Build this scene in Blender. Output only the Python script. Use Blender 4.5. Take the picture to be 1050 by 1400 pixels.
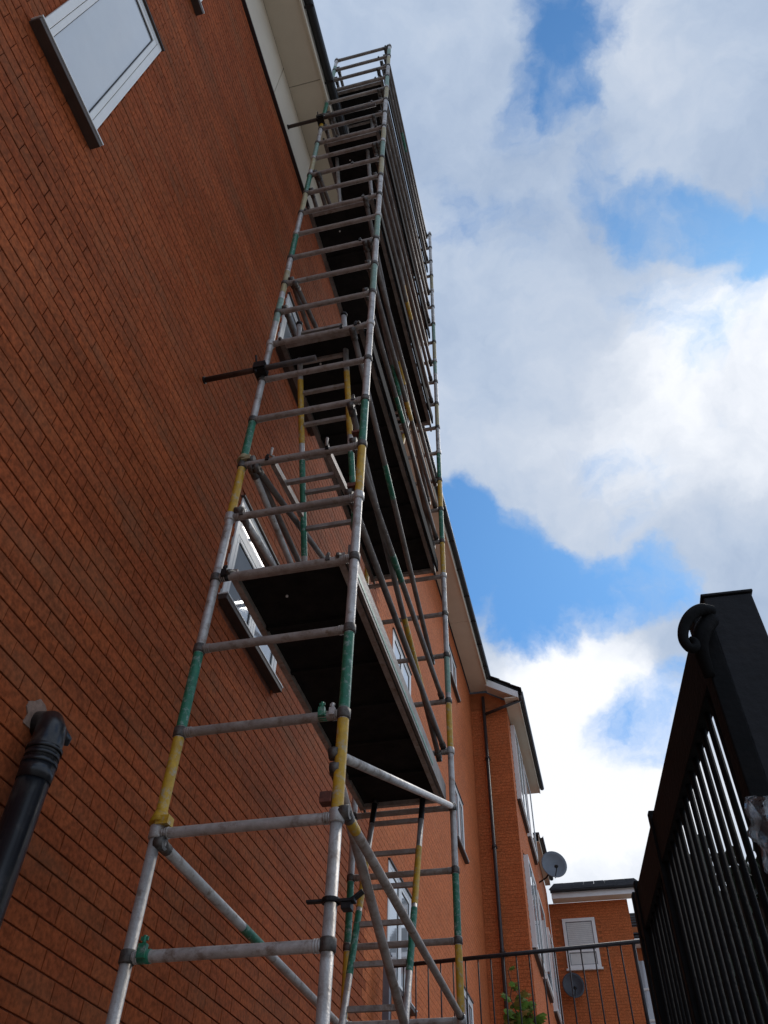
import bpy, math, random
import numpy as np
from mathutils import Vector, Matrix, noise as mnoise
random.seed(7); rng = np.random.default_rng(7)
S = bpy.context.scene
for o in list(bpy.data.objects): bpy.data.objects.remove(o)
COL = S.collection

# ------------------------------------------------------------------ camera
R = [[0.97082877, 0.23862767, 0.02341651], [-0.15700783, 0.70648653, -0.6900908], [-0.18121821, 0.66628343, 0.72334387]]
cd = bpy.data.cameras.new('camera'); cam = bpy.data.objects.new('camera', cd); COL.objects.link(cam); S.camera = cam
m = Matrix.Identity(4)
for i in range(3):
    m[i][0] = R[0][i]; m[i][1] = -R[1][i]; m[i][2] = -R[2][i]
m[2][3] = 1.6
cam.matrix_world = m
cd.sensor_fit = 'VERTICAL'; cd.sensor_height = 36; cd.lens = 36*1097.57/1400; cd.clip_start = .05; cd.clip_end = 2000

# ------------------------------------------------------------------ sky, sun, exposure
SUN_EL, SUN_AZ = 48.5, 27.0          # sun veiled by the bright cloud up the alley
w = bpy.data.worlds.new('World'); S.world = w; w.use_nodes = True
nt = w.node_tree; N = nt.nodes; Lk = nt.links; N.clear()
def nd(t, **k):
    n = N.new(t)
    for a, b in k.items(): setattr(n, a, b)
    return n
def mth(op, a, b=None, c=None, clamp=False):
    n = nd('ShaderNodeMath', operation=op); n.use_clamp = clamp
    for i, v in enumerate((a, b, c)):
        if v is None: continue
        if isinstance(v, (int, float)): n.inputs[i].default_value = v
        else: Lk.new(v, n.inputs[i])
    return n.outputs[0]
out = nd('ShaderNodeOutputWorld'); bg = nd('ShaderNodeBackground'); bg.inputs[1].default_value = .1
sky = nd('ShaderNodeTexSky', sky_type='NISHITA'); sky.sun_disc = False
sky.sun_elevation = math.radians(SUN_EL); sky.sun_rotation = math.radians(SUN_AZ)
sky.altitude = 50; sky.air_density = 1.0; sky.dust_density = .3; sky.ozone_density = 2.5
tc = nd('ShaderNodeTexCoord')
wn = nd('ShaderNodeTexNoise'); wn.inputs['Scale'].default_value = 7; wn.inputs['Detail'].default_value = 6; wn.inputs['Roughness'].default_value = .6
Lk.new(tc.outputs['Generated'], wn.inputs['Vector'])
sub = nd('ShaderNodeVectorMath', operation='SUBTRACT'); Lk.new(wn.outputs['Color'], sub.inputs[0]); sub.inputs[1].default_value = (.5, .5, .5)
scl = nd('ShaderNodeVectorMath', operation='SCALE'); Lk.new(sub.outputs[0], scl.inputs[0]); scl.inputs['Scale'].default_value = .13
add = nd('ShaderNodeVectorMath', operation='ADD'); Lk.new(tc.outputs['Generated'], add.inputs[0]); Lk.new(scl.outputs[0], add.inputs[1])
nrm = nd('ShaderNodeVectorMath', operation='NORMALIZE'); Lk.new(add.outputs[0], nrm.inputs[0])
# openings between the clouds: (direction, angular radius in degrees, weight)
HOLES = [((-.043,.731,.68),5.6,1),((-.005,.76,.65),5.0,1),((-.083,.706,.703),5,1),((-.029,.786,.618),4.6,1),((-.09,.74,.665),5,1),((-.12,.70,.70),5,1),
         ((.086,.771,.631),4.0,.8),((.125,.766,.63),3.6,.8),((.045,.775,.63),4.0,.8),
         ((.117,.25,.961),4.6,.85),((.105,.30,.948),3.8,.7),((.15,.235,.96),4,.65),
         ((.137,.393,.909),4,.6),((.172,.43,.886),4,.75),((.214,.449,.868),4,.8),((.263,.47,.843),4,.7),((.30,.448,.843),3.6,.6),
         ((.215,.53,.82),6.5,.5),((.17,.50,.85),6,.45),((.08,.33,.94),6,.4),((.02,.42,.9),7,.25),((.12,.68,.72),6,.3),((.079,.862,.5),4.2,.8),((.115,.85,.51),4.0,.7),
         ((.5,-.1,.86),14,.9),((-.5,-.4,.76),18,.9),((.75,.35,.55),13,.9),((.1,-.75,.65),16,.9),((-.6,.6,.5),12,.9),((.4,.85,.3),9,.8)]
acc = None
for d, r, wt in HOLES:
    d = Vector(d).normalized()
    dt = nd('ShaderNodeVectorMath', operation='DOT_PRODUCT'); Lk.new(nrm.outputs[0], dt.inputs[0]); dt.inputs[1].default_value = d
    mr = nd('ShaderNodeMapRange'); mr.interpolation_type = 'SMOOTHSTEP'; Lk.new(dt.outputs['Value'], mr.inputs[0])
    mr.inputs[1].default_value = math.cos(math.radians(r)); mr.inputs[2].default_value = math.cos(math.radians(r*.15)); mr.inputs[3].default_value = 0; mr.inputs[4].default_value = wt
    acc = mr.outputs[0] if acc is None else mth('MAXIMUM', acc, mr.outputs[0])
fn = nd('ShaderNodeTexNoise'); fn.inputs['Scale'].default_value = 9; fn.inputs['Detail'].default_value = 9; fn.inputs['Roughness'].default_value = .58
Lk.new(nrm.outputs[0], fn.inputs['Vector'])
dens = mth('ADD', acc, mth('MULTIPLY', mth('SUBTRACT', fn.outputs['Fac'], .5), 1.7))
hm = nd('ShaderNodeMapRange'); hm.interpolation_type = 'SMOOTHSTEP'; Lk.new(dens, hm.inputs[0])
hm.inputs[1].default_value = .22; hm.inputs[2].default_value = .92
# cloud body: soft greys and whites
cn = nd('ShaderNodeTexNoise'); cn.inputs['Scale'].default_value = 4.6; cn.inputs['Detail'].default_value = 9; cn.inputs['Roughness'].default_value = .58
mp = nd('ShaderNodeMapping'); mp.inputs['Location'].default_value = (3.1, 1.7, .4); Lk.new(nrm.outputs[0], mp.inputs[0]); Lk.new(mp.outputs[0], cn.inputs['Vector'])
BR = [((.245,.606,.756),11,.38),((-.004,.877,.48),10,.42),((.10,.93,.36),14,.2),((.02,.82,.57),6,.25),((.1,.55,.83),10,.1)]
ba = cn.outputs['Fac']
for d, r, wt in BR:
    d = Vector(d).normalized()
    dt = nd('ShaderNodeVectorMath', operation='DOT_PRODUCT'); Lk.new(nrm.outputs[0], dt.inputs[0]); dt.inputs[1].default_value = d
    mr = nd('ShaderNodeMapRange'); mr.interpolation_type = 'SMOOTHSTEP'; Lk.new(dt.outputs['Value'], mr.inputs[0])
    mr.inputs[1].default_value = math.cos(math.radians(r)); mr.inputs[2].default_value = 1; mr.inputs[3].default_value = 0; mr.inputs[4].default_value = wt
    ba = mth('ADD', ba, mr.outputs[0])
cr = nd('ShaderNodeValToRGB'); Lk.new(ba, cr.inputs[0])
e = cr.color_ramp.elements
e[0].position = .34; e[0].color = (.32, .405, .55, 1); e[1].position = .95; e[1].color = (.84, .86, .90, 1)
a = e.new(.48); a.color = (.41, .49, .62, 1); a = e.new(.64); a.color = (.52, .58, .68, 1)
sc10 = nd('ShaderNodeVectorMath', operation='SCALE'); Lk.new(cr.outputs[0], sc10.inputs[0]); sc10.inputs['Scale'].default_value = 10
skb = nd('ShaderNodeVectorMath', operation='MULTIPLY'); Lk.new(sky.outputs[0], skb.inputs[0]); skb.inputs[1].default_value = (.58, 1.02, 1.28)
mx = nd('ShaderNodeMix', data_type='RGBA'); Lk.new(hm.outputs[0], mx.inputs[0]); Lk.new(sc10.outputs[0], mx.inputs[6]); Lk.new(skb.outputs[0], mx.inputs[7])
Lk.new(mx.outputs[2], bg.inputs[0]); Lk.new(bg.outputs[0], out.inputs[0])
sd = bpy.data.lights.new('sun', 'SUN'); sd.energy = .9; sd.angle = math.radians(20); sd.color = (1, .95, .88)
so = bpy.data.objects.new('sun', sd); COL.objects.link(so)
el, az = math.radians(SUN_EL), math.radians(SUN_AZ)
sdir = Vector((math.sin(az)*math.cos(el), math.cos(az)*math.cos(el), math.sin(el)))
so.rotation_euler = sdir.to_track_quat('Z', 'Y').to_euler()
S.view_settings.view_transform = 'Standard'; S.view_settings.look = 'None'; S.view_settings.exposure = 0.25; S.view_settings.gamma = 1
S.render.engine = 'CYCLES'

# ------------------------------------------------------------------ materials
def mat(name, col, rough=.6, metal=0., var=.25, scale=6., bump=.0, bscale=40., col2=None, spec=.5, rand=0., dirt=None, dscale=3., trans=0., coat=0.):
    M = bpy.data.materials.new(name); M.use_nodes = True; t = M.node_tree; B = t.nodes['Principled BSDF']
    B.inputs['Roughness'].default_value = rough; B.inputs['Metallic'].default_value = metal; B.inputs['Specular IOR Level'].default_value = spec
    if trans: B.inputs['Transmission Weight'].default_value = trans
    if coat: B.inputs['Coat Weight'].default_value = coat
    g = t.nodes.new('ShaderNodeNewGeometry')
    n = t.nodes.new('ShaderNodeTexNoise'); n.inputs['Scale'].default_value = scale; n.inputs['Detail'].default_value = 6; n.inputs['Roughness'].default_value = .65
    t.links.new(g.outputs['Position'], n.inputs['Vector'])
    r = t.nodes.new('ShaderNodeValToRGB'); t.links.new(n.outputs['Fac'], r.inputs[0])
    c2 = col2 or tuple(c*(1-var) for c in col)
    r.color_ramp.elements[0].position = .35; r.color_ramp.elements[1].position = .65
    r.color_ramp.elements[0].color = (*c2, 1); r.color_ramp.elements[1].color = (*col, 1)
    cur = r.outputs[0]
    if dirt:
        n2 = t.nodes.new('ShaderNodeTexNoise'); n2.inputs['Scale'].default_value = dscale; n2.inputs['Detail'].default_value = 8; n2.inputs['Roughness'].default_value = .7
        t.links.new(g.outputs['Position'], n2.inputs['Vector'])
        mr = t.nodes.new('ShaderNodeMapRange'); mr.inputs[1].default_value = .52; mr.inputs[2].default_value = .68; t.links.new(n2.outputs['Fac'], mr.inputs[0])
        mm = t.nodes.new('ShaderNodeMix'); mm.data_type = 'RGBA'; t.links.new(mr.outputs[0], mm.inputs[0]); t.links.new(cur, mm.inputs[6]); mm.inputs[7].default_value = (*dirt, 1)
        cur = mm.outputs[2]
    if rand:
        oi = t.nodes.new('ShaderNodeObjectInfo'); ad = t.nodes.new('ShaderNodeMath'); ad.operation = 'ADD'
        t.links.new(oi.outputs['Random'], ad.inputs[0]); t.links.new(g.outputs['Random Per Island'], ad.inputs[1])
        fr = t.nodes.new('ShaderNodeMath'); fr.operation = 'FRACT'; t.links.new(ad.outputs[0], fr.inputs[0])
        mr = t.nodes.new('ShaderNodeMapRange'); mr.inputs[3].default_value = 1-rand; mr.inputs[4].default_value = 1+rand*.7; t.links.new(fr.outputs[0], mr.inputs[0])
        vm = t.nodes.new('ShaderNodeVectorMath'); vm.operation = 'SCALE'; t.links.new(cur, vm.inputs[0]); t.links.new(mr.outputs[0], vm.inputs['Scale'])
        cur = vm.outputs[0]
    t.links.new(cur, B.inputs['Base Color'])
    if bump:
        nb = t.nodes.new('ShaderNodeTexNoise'); nb.inputs['Scale'].default_value = bscale; nb.inputs['Detail'].default_value = 5
        t.links.new(g.outputs['Position'], nb.inputs['Vector'])
        bp = t.nodes.new('ShaderNodeBump'); bp.inputs['Strength'].default_value = bump; bp.inputs['Distance'].default_value = .01
        t.links.new(nb.outputs['Fac'], bp.inputs['Height']); t.links.new(bp.outputs[0], B.inputs['Normal'])
    return M
def brick_mat(name, k=1., flat=False):
    M = bpy.data.materials.new(name); M.use_nodes = True; t = M.node_tree; B = t.nodes['Principled BSDF']
    B.inputs['Roughness'].default_value = .85; B.inputs['Specular IOR Level'].default_value = .12
    g = t.nodes.new('ShaderNodeNewGeometry'); oi = t.nodes.new('ShaderNodeObjectInfo')
    ad = t.nodes.new('ShaderNodeMath'); ad.operation = 'ADD'; t.links.new(oi.outputs['Random'], ad.inputs[0]); t.links.new(g.outputs['Random Per Island'], ad.inputs[1])
    fr = t.nodes.new('ShaderNodeMath'); fr.operation = 'FRACT'; t.links.new(ad.outputs[0], fr.inputs[0])
    r = t.nodes.new('ShaderNodeValToRGB'); t.links.new(fr.outputs[0], r.inputs[0]); E_ = r.color_ramp.elements
    E_[0].position = 0; E_[0].color = (.32*k, .072*k, .022*k, 1); E_[1].position = 1; E_[1].color = (.355*k, .086*k, .026*k, 1)
    for p_, c_ in ((.3, (.335, .078, .023)), (.55, (.345, .083, .025)), (.8, (.33, .075, .023)), (.93, (.31, .085, .030))):
        q = E_.new(p_); q.color = (*[x*k for x in c_], 1)
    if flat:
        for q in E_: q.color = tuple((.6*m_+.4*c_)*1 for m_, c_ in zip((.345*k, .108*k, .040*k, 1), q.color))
    # broad weathering stretched along the courses
    mpn = t.nodes.new('ShaderNodeMapping'); mpn.inputs['Scale'].default_value = (1, .45, 1.6); t.links.new(g.outputs['Position'], mpn.inputs[0])
    n = t.nodes.new('ShaderNodeTexNoise'); n.inputs['Scale'].default_value = 1.3; n.inputs['Detail'].default_value = 9; n.inputs['Roughness'].default_value = .68
    t.links.new(mpn.outputs[0], n.inputs['Vector'])
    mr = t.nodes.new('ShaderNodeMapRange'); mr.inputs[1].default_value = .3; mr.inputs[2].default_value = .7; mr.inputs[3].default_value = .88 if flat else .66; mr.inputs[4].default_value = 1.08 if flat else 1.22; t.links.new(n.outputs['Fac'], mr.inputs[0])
    vm = t.nodes.new('ShaderNodeVectorMath'); vm.operation = 'SCALE'; t.links.new(r.outputs[0], vm.inputs[0]); t.links.new(mr.outputs[0], vm.inputs['Scale'])
    n3 = t.nodes.new('ShaderNodeTexNoise'); n3.inputs['Scale'].default_value = 42; n3.inputs['Detail'].default_value = 7; t.links.new(g.outputs['Position'], n3.inputs['Vector'])
    mr3 = t.nodes.new('ShaderNodeMapRange'); mr3.inputs[1].default_value = .35; mr3.inputs[2].default_value = .7; mr3.inputs[3].default_value = .68; mr3.inputs[4].default_value = 1.28; t.links.new(n3.outputs['Fac'], mr3.inputs[0])
    vm3 = t.nodes.new('ShaderNodeVectorMath'); vm3.operation = 'SCALE'; t.links.new(vm.outputs[0], vm3.inputs[0]); t.links.new(mr3.outputs[0], vm3.inputs['Scale'])
    # grey-brown bloom patches
    n2 = t.nodes.new('ShaderNodeTexNoise'); n2.inputs['Scale'].default_value = 2.2; n2.inputs['Detail'].default_value = 7; t.links.new(mpn.outputs[0], n2.inputs['Vector'])
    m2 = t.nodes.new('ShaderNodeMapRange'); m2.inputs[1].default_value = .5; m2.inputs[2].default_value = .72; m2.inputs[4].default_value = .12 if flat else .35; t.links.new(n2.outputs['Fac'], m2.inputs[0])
    mm = t.nodes.new('ShaderNodeMix'); mm.data_type = 'RGBA'; t.links.new(m2.outputs[0], mm.inputs[0]); t.links.new(vm3.outputs[0], mm.inputs[6]); mm.inputs[7].default_value = (.20*k, .10*k, .05*k, 1)
    t.links.new(mm.outputs[2], B.inputs['Base Color'])
    bp = t.nodes.new('ShaderNodeBump'); bp.inputs['Strength'].default_value = .5; bp.inputs['Distance'].default_value = .004
    t.links.new(n3.outputs['Fac'], bp.inputs['Height']); t.links.new(bp.outputs[0], B.inputs['Normal'])
    return M
BRICK = brick_mat('orange_red_brick')
DKAL = mat('stained_aluminium_beam', (.22, .185, .16), .55, .3, col2=(.11, .088, .075), scale=8, bump=.3)
MORTAR = mat('dark_red_mortar', (.26, .075, .03), .95, col2=(.09, .026, .012), scale=3.5, bump=.5, bscale=60)
BRK_FAR = brick_mat('far_brick_lightened', 1.6, True)  # same brick, lightened in colour for the brighter light farther along the wall
MORT_FAR = mat('far_mortar_lightened', (.42, .125, .038), .95, var=.25, scale=10)  # mortar lightened in colour to go with the brightened far brick
ALU = mat('weathered_aluminium_tube', (.58, .55, .52), .45, .35, col2=(.38, .345, .315), scale=9, bump=.25, bscale=90, dirt=(.24, .18, .14), dscale=14)
ALUD = mat('dirty_aluminium_rung', (.40, .345, .305), .55, .25, col2=(.25, .20, .17), scale=11, bump=.3, bscale=80, dirt=(.20, .14, .10), dscale=17)
COLLAR = mat('cast_collar_metal', (.16, .14, .12), .55, .6, col2=(.06, .05, .045), scale=30, bump=.3)
YEL = mat('worn_yellow_band', (.62, .36, .02), .5, .05, col2=(.45, .25, .02), scale=22, dirt=(.40, .37, .30), dscale=26, bump=.15)
GRN = mat('worn_green_band', (.02, .19, .10), .45, .05, col2=(.012, .11, .06), scale=22, dirt=(.30, .36, .32), dscale=30, bump=.15)
YELP = mat('faded_yellow_band', (.46, .38, .20), .55, .25, col2=(.33, .27, .15), scale=22, dirt=(.35, .34, .30), dscale=20)
GRNP = mat('faded_green_band', (.25, .38, .30), .55, .25, col2=(.17, .26, .20), scale=22, dirt=(.35, .36, .33), dscale=20)
RUST = mat('rusty_bracket', (.20, .06, .035), .7, .3, col2=(.09, .035, .025), scale=25, bump=.3)
DARKM = mat('dark_coupler_steel', (.035, .032, .03), .5, .7, col2=(.015, .014, .014), scale=30)
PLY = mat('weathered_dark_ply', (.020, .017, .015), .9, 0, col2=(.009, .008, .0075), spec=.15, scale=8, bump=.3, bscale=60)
WHITE = mat('white_upvc', (.86, .85, .82), .35, 0, var=.08, scale=5)
SILLB = mat('brown_sill_and_head_shadow', (.07, .045, .035), .6, var=.3, scale=10)
SOFF = mat('beige_soffit_board', (.74, .64, .50), .6, 0, var=.10, scale=1.5)
BLACKP = mat('black_plastic', (.012, .013, .016), .28, 0, var=.4, scale=8, dirt=(.05, .045, .04), dscale=9)
GUT = mat('black_gutter_plastic', (.012, .012, .014), .4, 0, var=.3)
BROWNP = mat('dark_brown_downpipe', (.04, .03, .03), .4, 0, var=.3)
FENCEM = mat('dark_painted_fence_steel', (.0045, .0042, .0046), .7, .0, col2=(.003, .003, .0032), spec=.12, scale=14, bump=.25, bscale=70, dirt=(.008, .0065, .006), dscale=11)
POSTM = mat('dark_painted_post', (.012, .011, .013), .6, .0, col2=(.007, .0065, .008), scale=9, bump=.3, bscale=50, dirt=(.014, .011, .010), dscale=7, spec=.25)
RAILM = mat('dark_railing_steel', (.035, .027, .028), .5, .3, var=.4, scale=20)
CEM = mat('cement_patch', (.30, .19, .14), .95, 0, var=.3, scale=30, bump=.5)
TILE = mat('dark_roof_tile', (.075, .075, .08), .85, 0, var=.35, scale=9, rand=.25)
CONC = mat('concrete', (.32, .30, .27), .9, 0, var=.25, scale=4, bump=.3)
ASPH = mat('asphalt', (.055, .055, .055), .9, 0, var=.3, scale=20, bump=.4)
DISHG = mat('grey_dish_paint', (.19, .21, .24), .45, .1, var=.15)
DISHD = mat('dark_dish_paint', (.055, .055, .065), .5, .1, var=.3)
LEAF = mat('vine_leaf', (.15, .24, .03), .8, 0, spec=.15, col2=(.07, .13, .02), scale=12, rand=.35)
LEAFY = mat('autumn_vine_leaf', (.20, .17, .03), .8, 0, spec=.15, col2=(.16, .09, .02), scale=12, rand=.3)
HEDGE = mat('dark_hedge_leaf', (.03, .045, .02), .6, 0, col2=(.015, .025, .012), scale=9, rand=.35)
STEM = mat('woody_stem', (.09, .06, .04), .9)
GLASS = mat('curtained_glass', (.50, .53, .56), .04, 0, var=.10, scale=1.2, spec=.8, coat=1.)  # pale base colour stands for net curtains behind the panes
GLASSD = mat('dark_glass', (.05, .06, .07), .04, 0, var=.3, scale=2, spec=1., coat=1.)
BLIND = mat('pale_blind', (.72, .72, .68), .7, var=.1)
PLAST = mat('clear_plastic_film', (.75, .78, .8), .10, 0, var=.1, trans=.95)
POT = mat('terracotta_pot', (.25, .10, .06), .8)
LEAD = mat('grey_post_paint', (.22, .22, .24), .5, .3)

# ------------------------------------------------------------------ mesh helpers
class MB:
    def __init__(s): s.v = []; s.f = []; s.sm = []
    def add(s, vs, fs, smooth=False):
        o = len(s.v); s.v += [tuple(v) for v in vs]; s.f += [tuple(o+i for i in f) for f in fs]
        s.sm += (list(smooth) if isinstance(smooth, (list, tuple)) else [smooth]*len(fs))
        return s
    def box(s, x0, x1, y0, y1, z0, z1, M=None):
        vs = [Vector((x, y, z)) for z in (z0, z1) for y in (y0, y1) for x in (x0, x1)]
        if M: vs = [M @ v for v in vs]
        return s.add(vs, [(0,2,3,1),(4,5,7,6),(0,1,5,4),(2,6,7,3),(0,4,6,2),(1,3,7,5)])
    def tube(s, a, b, r, n=12, r2=None, caps=True, bore=0):
        a, b = Vector(a), Vector(b); r2 = r if r2 is None else r2
        q = (b-a).to_track_quat('Z', 'X'); vs = []; fs = []
        for c, rr in ((a, r), (b, r2)):
            for i in range(n):
                t = 2*math.pi*i/n; vs.append(c + q @ Vector((rr*math.cos(t), rr*math.sin(t), 0)))
        fs = [(i, (i+1) % n, n+(i+1) % n, n+i) for i in range(n)]; sm = [True]*n
        if caps: fs += [tuple(range(n))[::-1], tuple(range(n, 2*n))]; sm += [False, False]
        return s.add(vs, fs, sm)
    def path(s, pts, r, n=8):
        pts = [Vector(p) for p in pts]; vs = []; fs = []; prev = None
        for i, p in enumerate(pts):
            d = (pts[min(i+1, len(pts)-1)]-pts[max(i-1, 0)]).normalized()
            if prev is None: u = d.orthogonal().normalized()
            else: u = (prev - d*prev.dot(d)).normalized()
            prev = u; v2 = d.cross(u)
            rr = r[i] if isinstance(r, (list, tuple)) else r
            for k in range(n):
                t = 2*math.pi*k/n; vs.append(p + u*rr*math.cos(t) + v2*rr*math.sin(t))
        for i in range(len(pts)-1):
            for k in range(n): fs.append((i*n+k, i*n+(k+1) % n, (i+1)*n+(k+1) % n, (i+1)*n+k))
        sm = [True]*len(fs); fs += [tuple(range(n))[::-1], tuple(range((len(pts)-1)*n, len(pts)*n))]; sm += [False]*2
        return s.add(vs, fs, sm)
    def beam(s, a, b, wx, wz, up=(0, 0, 1)):
        a, b = Vector(a), Vector(b); d = (b-a).normalized(); x = d.cross(Vector(up)).normalized(); z = x.cross(d)
        vs = [p + x*sx*wx/2 + z*sz*wz/2 for p in (a, b) for sz in (-1, 1) for sx in (-1, 1)]
        return s.add(vs, [(0,1,3,2),(4,6,7,5),(0,4,5,1),(2,3,7,6),(0,2,6,4),(1,5,7,3)])
    def quad(s, *p): return s.add(p, [tuple(range(len(p)))])
    def mesh(s, name, off=(0, 0, 0), fix=True):
        me = bpy.data.meshes.new(name); off = Vector(off)
        me.from_pydata([tuple(Vector(v)-off) for v in s.v], [], s.f)
        me.polygons.foreach_set('use_smooth', s.sm)
        me.update(); return me
    def build(s, name, m_, parent=None, label=None, kind=None, bevel=0, base=None):
        off = root_loc(parent) if parent else Vector(base or (0, 0, 0))
        me = s.mesh(name, off); me.materials.append(m_)
        import bmesh
        bm = bmesh.new(); bm.from_mesh(me); bmesh.ops.recalc_face_normals(bm, faces=bm.faces)
        if bevel: bmesh.ops.bevel(bm, geom=[e_ for e_ in bm.edges], offset=bevel, segments=2, affect='EDGES', profile=.5)
        bm.to_mesh(me); bm.free()
        o = bpy.data.objects.new(name, me); COL.objects.link(o)
        if parent: o.parent = parent
        else: o.location = off
        if label: o['label'] = label
        if kind: o['kind'] = kind
        return o
def root_loc(o):
    v = Vector(o.location)
    while o.parent: o = o.parent; v = v + Vector(o.location)
    return v
def thing(name, label, cat, loc, group=None):
    o = bpy.data.objects.new(name, None); COL.objects.link(o); o.location = loc; o.empty_display_size = .2
    o['label'] = label; o['category'] = cat
    if group: o['group'] = group
    return o
def inst(name, me, parent, loc, rot=None):
    o = bpy.data.objects.new(name, me); COL.objects.link(o); o.parent = parent
    o.location = Vector(loc)-root_loc(parent)
    if rot: o.rotation_euler = rot
    return o
def tag(o, label, cat, group=None):
    o['label'] = label; o['category'] = cat
    if group: o['group'] = group

# ------------------------------------------------------------------ ground
g = MB(); g.box(-300, 300, -300, 300, -.3, 0); g.build('ground', mat('pale_paving', (.33, .305, .27), .9, var=.25, scale=3), kind='structure')
g = MB(); g.box(-2.28, 1.0, -3, 30, 0.002, .03); g.build('path', CONC, kind='structure')

# ------------------------------------------------------------------ main building
W = -2.3; TOP = 12.14; SOF = 13.2; YC = 17.35; PX = -1.42
bld = thing('brick_building', 'tall orange red brick apartment block with beige eaves rising along the left', 'building', (W, 0, 0))
wall = MB(); wall.box(-8, W-.0105, -3, 8.2, 0, SOF); wallo = wall.build('wall', MORTAR, bld)
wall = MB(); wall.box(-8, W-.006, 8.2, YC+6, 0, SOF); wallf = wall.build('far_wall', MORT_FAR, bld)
# windows: (y0,y1,z0,z1, kind)
WINS = [(.606, 1.235, 6.72, 8.69, 'single'), (.606, 1.235, 10.10, 11.9, 'single'),
        (4.02, 5.16, 5.36, 6.41, 'transom'), (4.02, 5.16, 8.74, 9.79, 'transom'),
        (9.17, 10.37, 4.36, 5.60, 'side'), (9.17, 10.37, 7.74, 9.0, 'side'), (9.17, 10.37, 11.1, 12.36, 'side'),
        (14.1, 15.15, 4.5, 5.68, 'side'), (14.1, 15.15, 8.08, 9.17, 'side'), (14.1, 15.15, 11.62, 12.46, 'side')]
BL, BH, J = .25, .089, .0078
def proj(p):
    v = Vector(p)-Vector((0, 0, 1.6)); c = [sum(R[i][k]*v[k] for k in range(3)) for i in range(3)]
    return (None if c[2] <= .05 else (525+1097.57*c[0]/c[2], 700+1097.57*c[1]/c[2]))
bricks = []
nz = int(SOF/BH)
for i in range(nz):
    z0 = i*BH; off = (i % 2)*BL/2
    for j in range(-4, int(YC/BL)+2):
        y0 = j*BL + off; y1 = min(y0+BL-.003, YC-.001); z1 = z0+BH-J
        if y0 > YC-.03: continue
        segs = [(y0, y1)]
        for (a, b, c, d, k) in WINS:
            if z1 > c-.03 and z0 < d:
                ns = []
                for (p, q) in segs:
                    if q <= a or p >= b: ns.append((p, q)); continue
                    if p < a-.02: ns.append((p, a))
                    if q > b+.02: ns.append((b, q))
                segs = ns
        for (p, q) in segs: bricks.append((p, q, z0, z1))
scored = []
for n_, (p, q, z0, z1) in enumerate(bricks):
    if abs((q-p)-(BL-.003)) > 1e-4 or z0 > 6: continue
    P4 = [proj((W, a, b)) for a, b in ((p, z0), (q, z0), (q, z1), (p, z1))]
    if any(x is None for x in P4): continue
    cx = sum(x[0] for x in P4)/4; cy = sum(x[1] for x in P4)/4
    if not (0 < cx < 1050 and 0 < cy < 1400): continue
    if cx < 85-(cy-1010)*.3 and cy > 1000: continue
    area = abs(sum(P4[i][0]*P4[(i+1) % 4][1]-P4[(i+1) % 4][0]*P4[i][1] for i in range(4)))/2
    scored.append((area, n_))
scored.sort(reverse=True); near = set(n_ for _, n_ in scored[:298])
def brick_geo(p, q, z0, z1, x=W, jit=True):
    d = random.uniform(-.0009, .0009) if jit else 0; c = .0022
    xf = x+d; xb = x-.02
    js = [random.uniform(-.0016, .0016) for _ in range(4)] if jit else [0]*4
    fr = [(xf, p+c, z0+c+js[0]), (xf, q-c, z0+c+js[1]), (xf, q-c, z1-c+js[2]), (xf, p+c, z1-c+js[3])]
    mid = [(xf-c, p, z0), (xf-c, q, z0), (xf-c, q, z1), (xf-c, p, z1)]; fr = [(v[0], p+.0006 if v[1] < (p+q)/2 else q-.0006, v[2]) for v in fr]
    bk = [(xb, p, z0), (xb, q, z0), (xb, q, z1), (xb, p, z1)]
    vs = fr+mid+bk
    fs = [(0,1,2,3)] + [(4+i, 4+(i+1) % 4, (i+1) % 4, i) for i in range(4)] + [(8+i, 8+(i+1) % 4, 4+(i+1) % 4, 4+i) for i in range(4)]
    return vs, fs
rest = MB(); far = MB()
protos = []
for _ in range(6):
    mb = MB(); v_, f_ = brick_geo(0, BL-.0065, 0, BH-J, 0); mb.add(v_, f_); me = mb.mesh('brick'); me.materials.append(BRICK); protos.append(me)
for n_, b in enumerate(bricks):
    if n_ in near: inst('brick', random.choice(protos), wallo, (W, b[0], b[2]))
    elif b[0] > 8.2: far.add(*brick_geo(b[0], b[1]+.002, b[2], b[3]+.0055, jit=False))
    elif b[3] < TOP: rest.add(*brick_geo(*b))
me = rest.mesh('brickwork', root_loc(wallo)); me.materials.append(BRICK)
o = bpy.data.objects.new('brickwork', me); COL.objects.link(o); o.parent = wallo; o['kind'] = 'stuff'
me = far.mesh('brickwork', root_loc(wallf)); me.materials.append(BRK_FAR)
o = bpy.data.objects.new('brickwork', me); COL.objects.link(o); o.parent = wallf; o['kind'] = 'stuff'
# a fleck of pale mortar on the wall
mb = MB(); mb.box(W-.001, W+.004, 2.19, 2.20, 5.03, 5.10); 
# beige cladding band on the near stretch
for k in range(4):
    y0 = -3+k*2.8; mb = MB(); mb.box(W-.02, W+.025, y0, y0+2.79, TOP, SOF); mb.build('cladding_panel', SOFF, bld, bevel=.003)
mb = MB(); mb.box(W-.02, W+.04, -3, 8.2, TOP-.03, TOP-.001); mb.build('trim_strip', BROWNP, bld)
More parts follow.
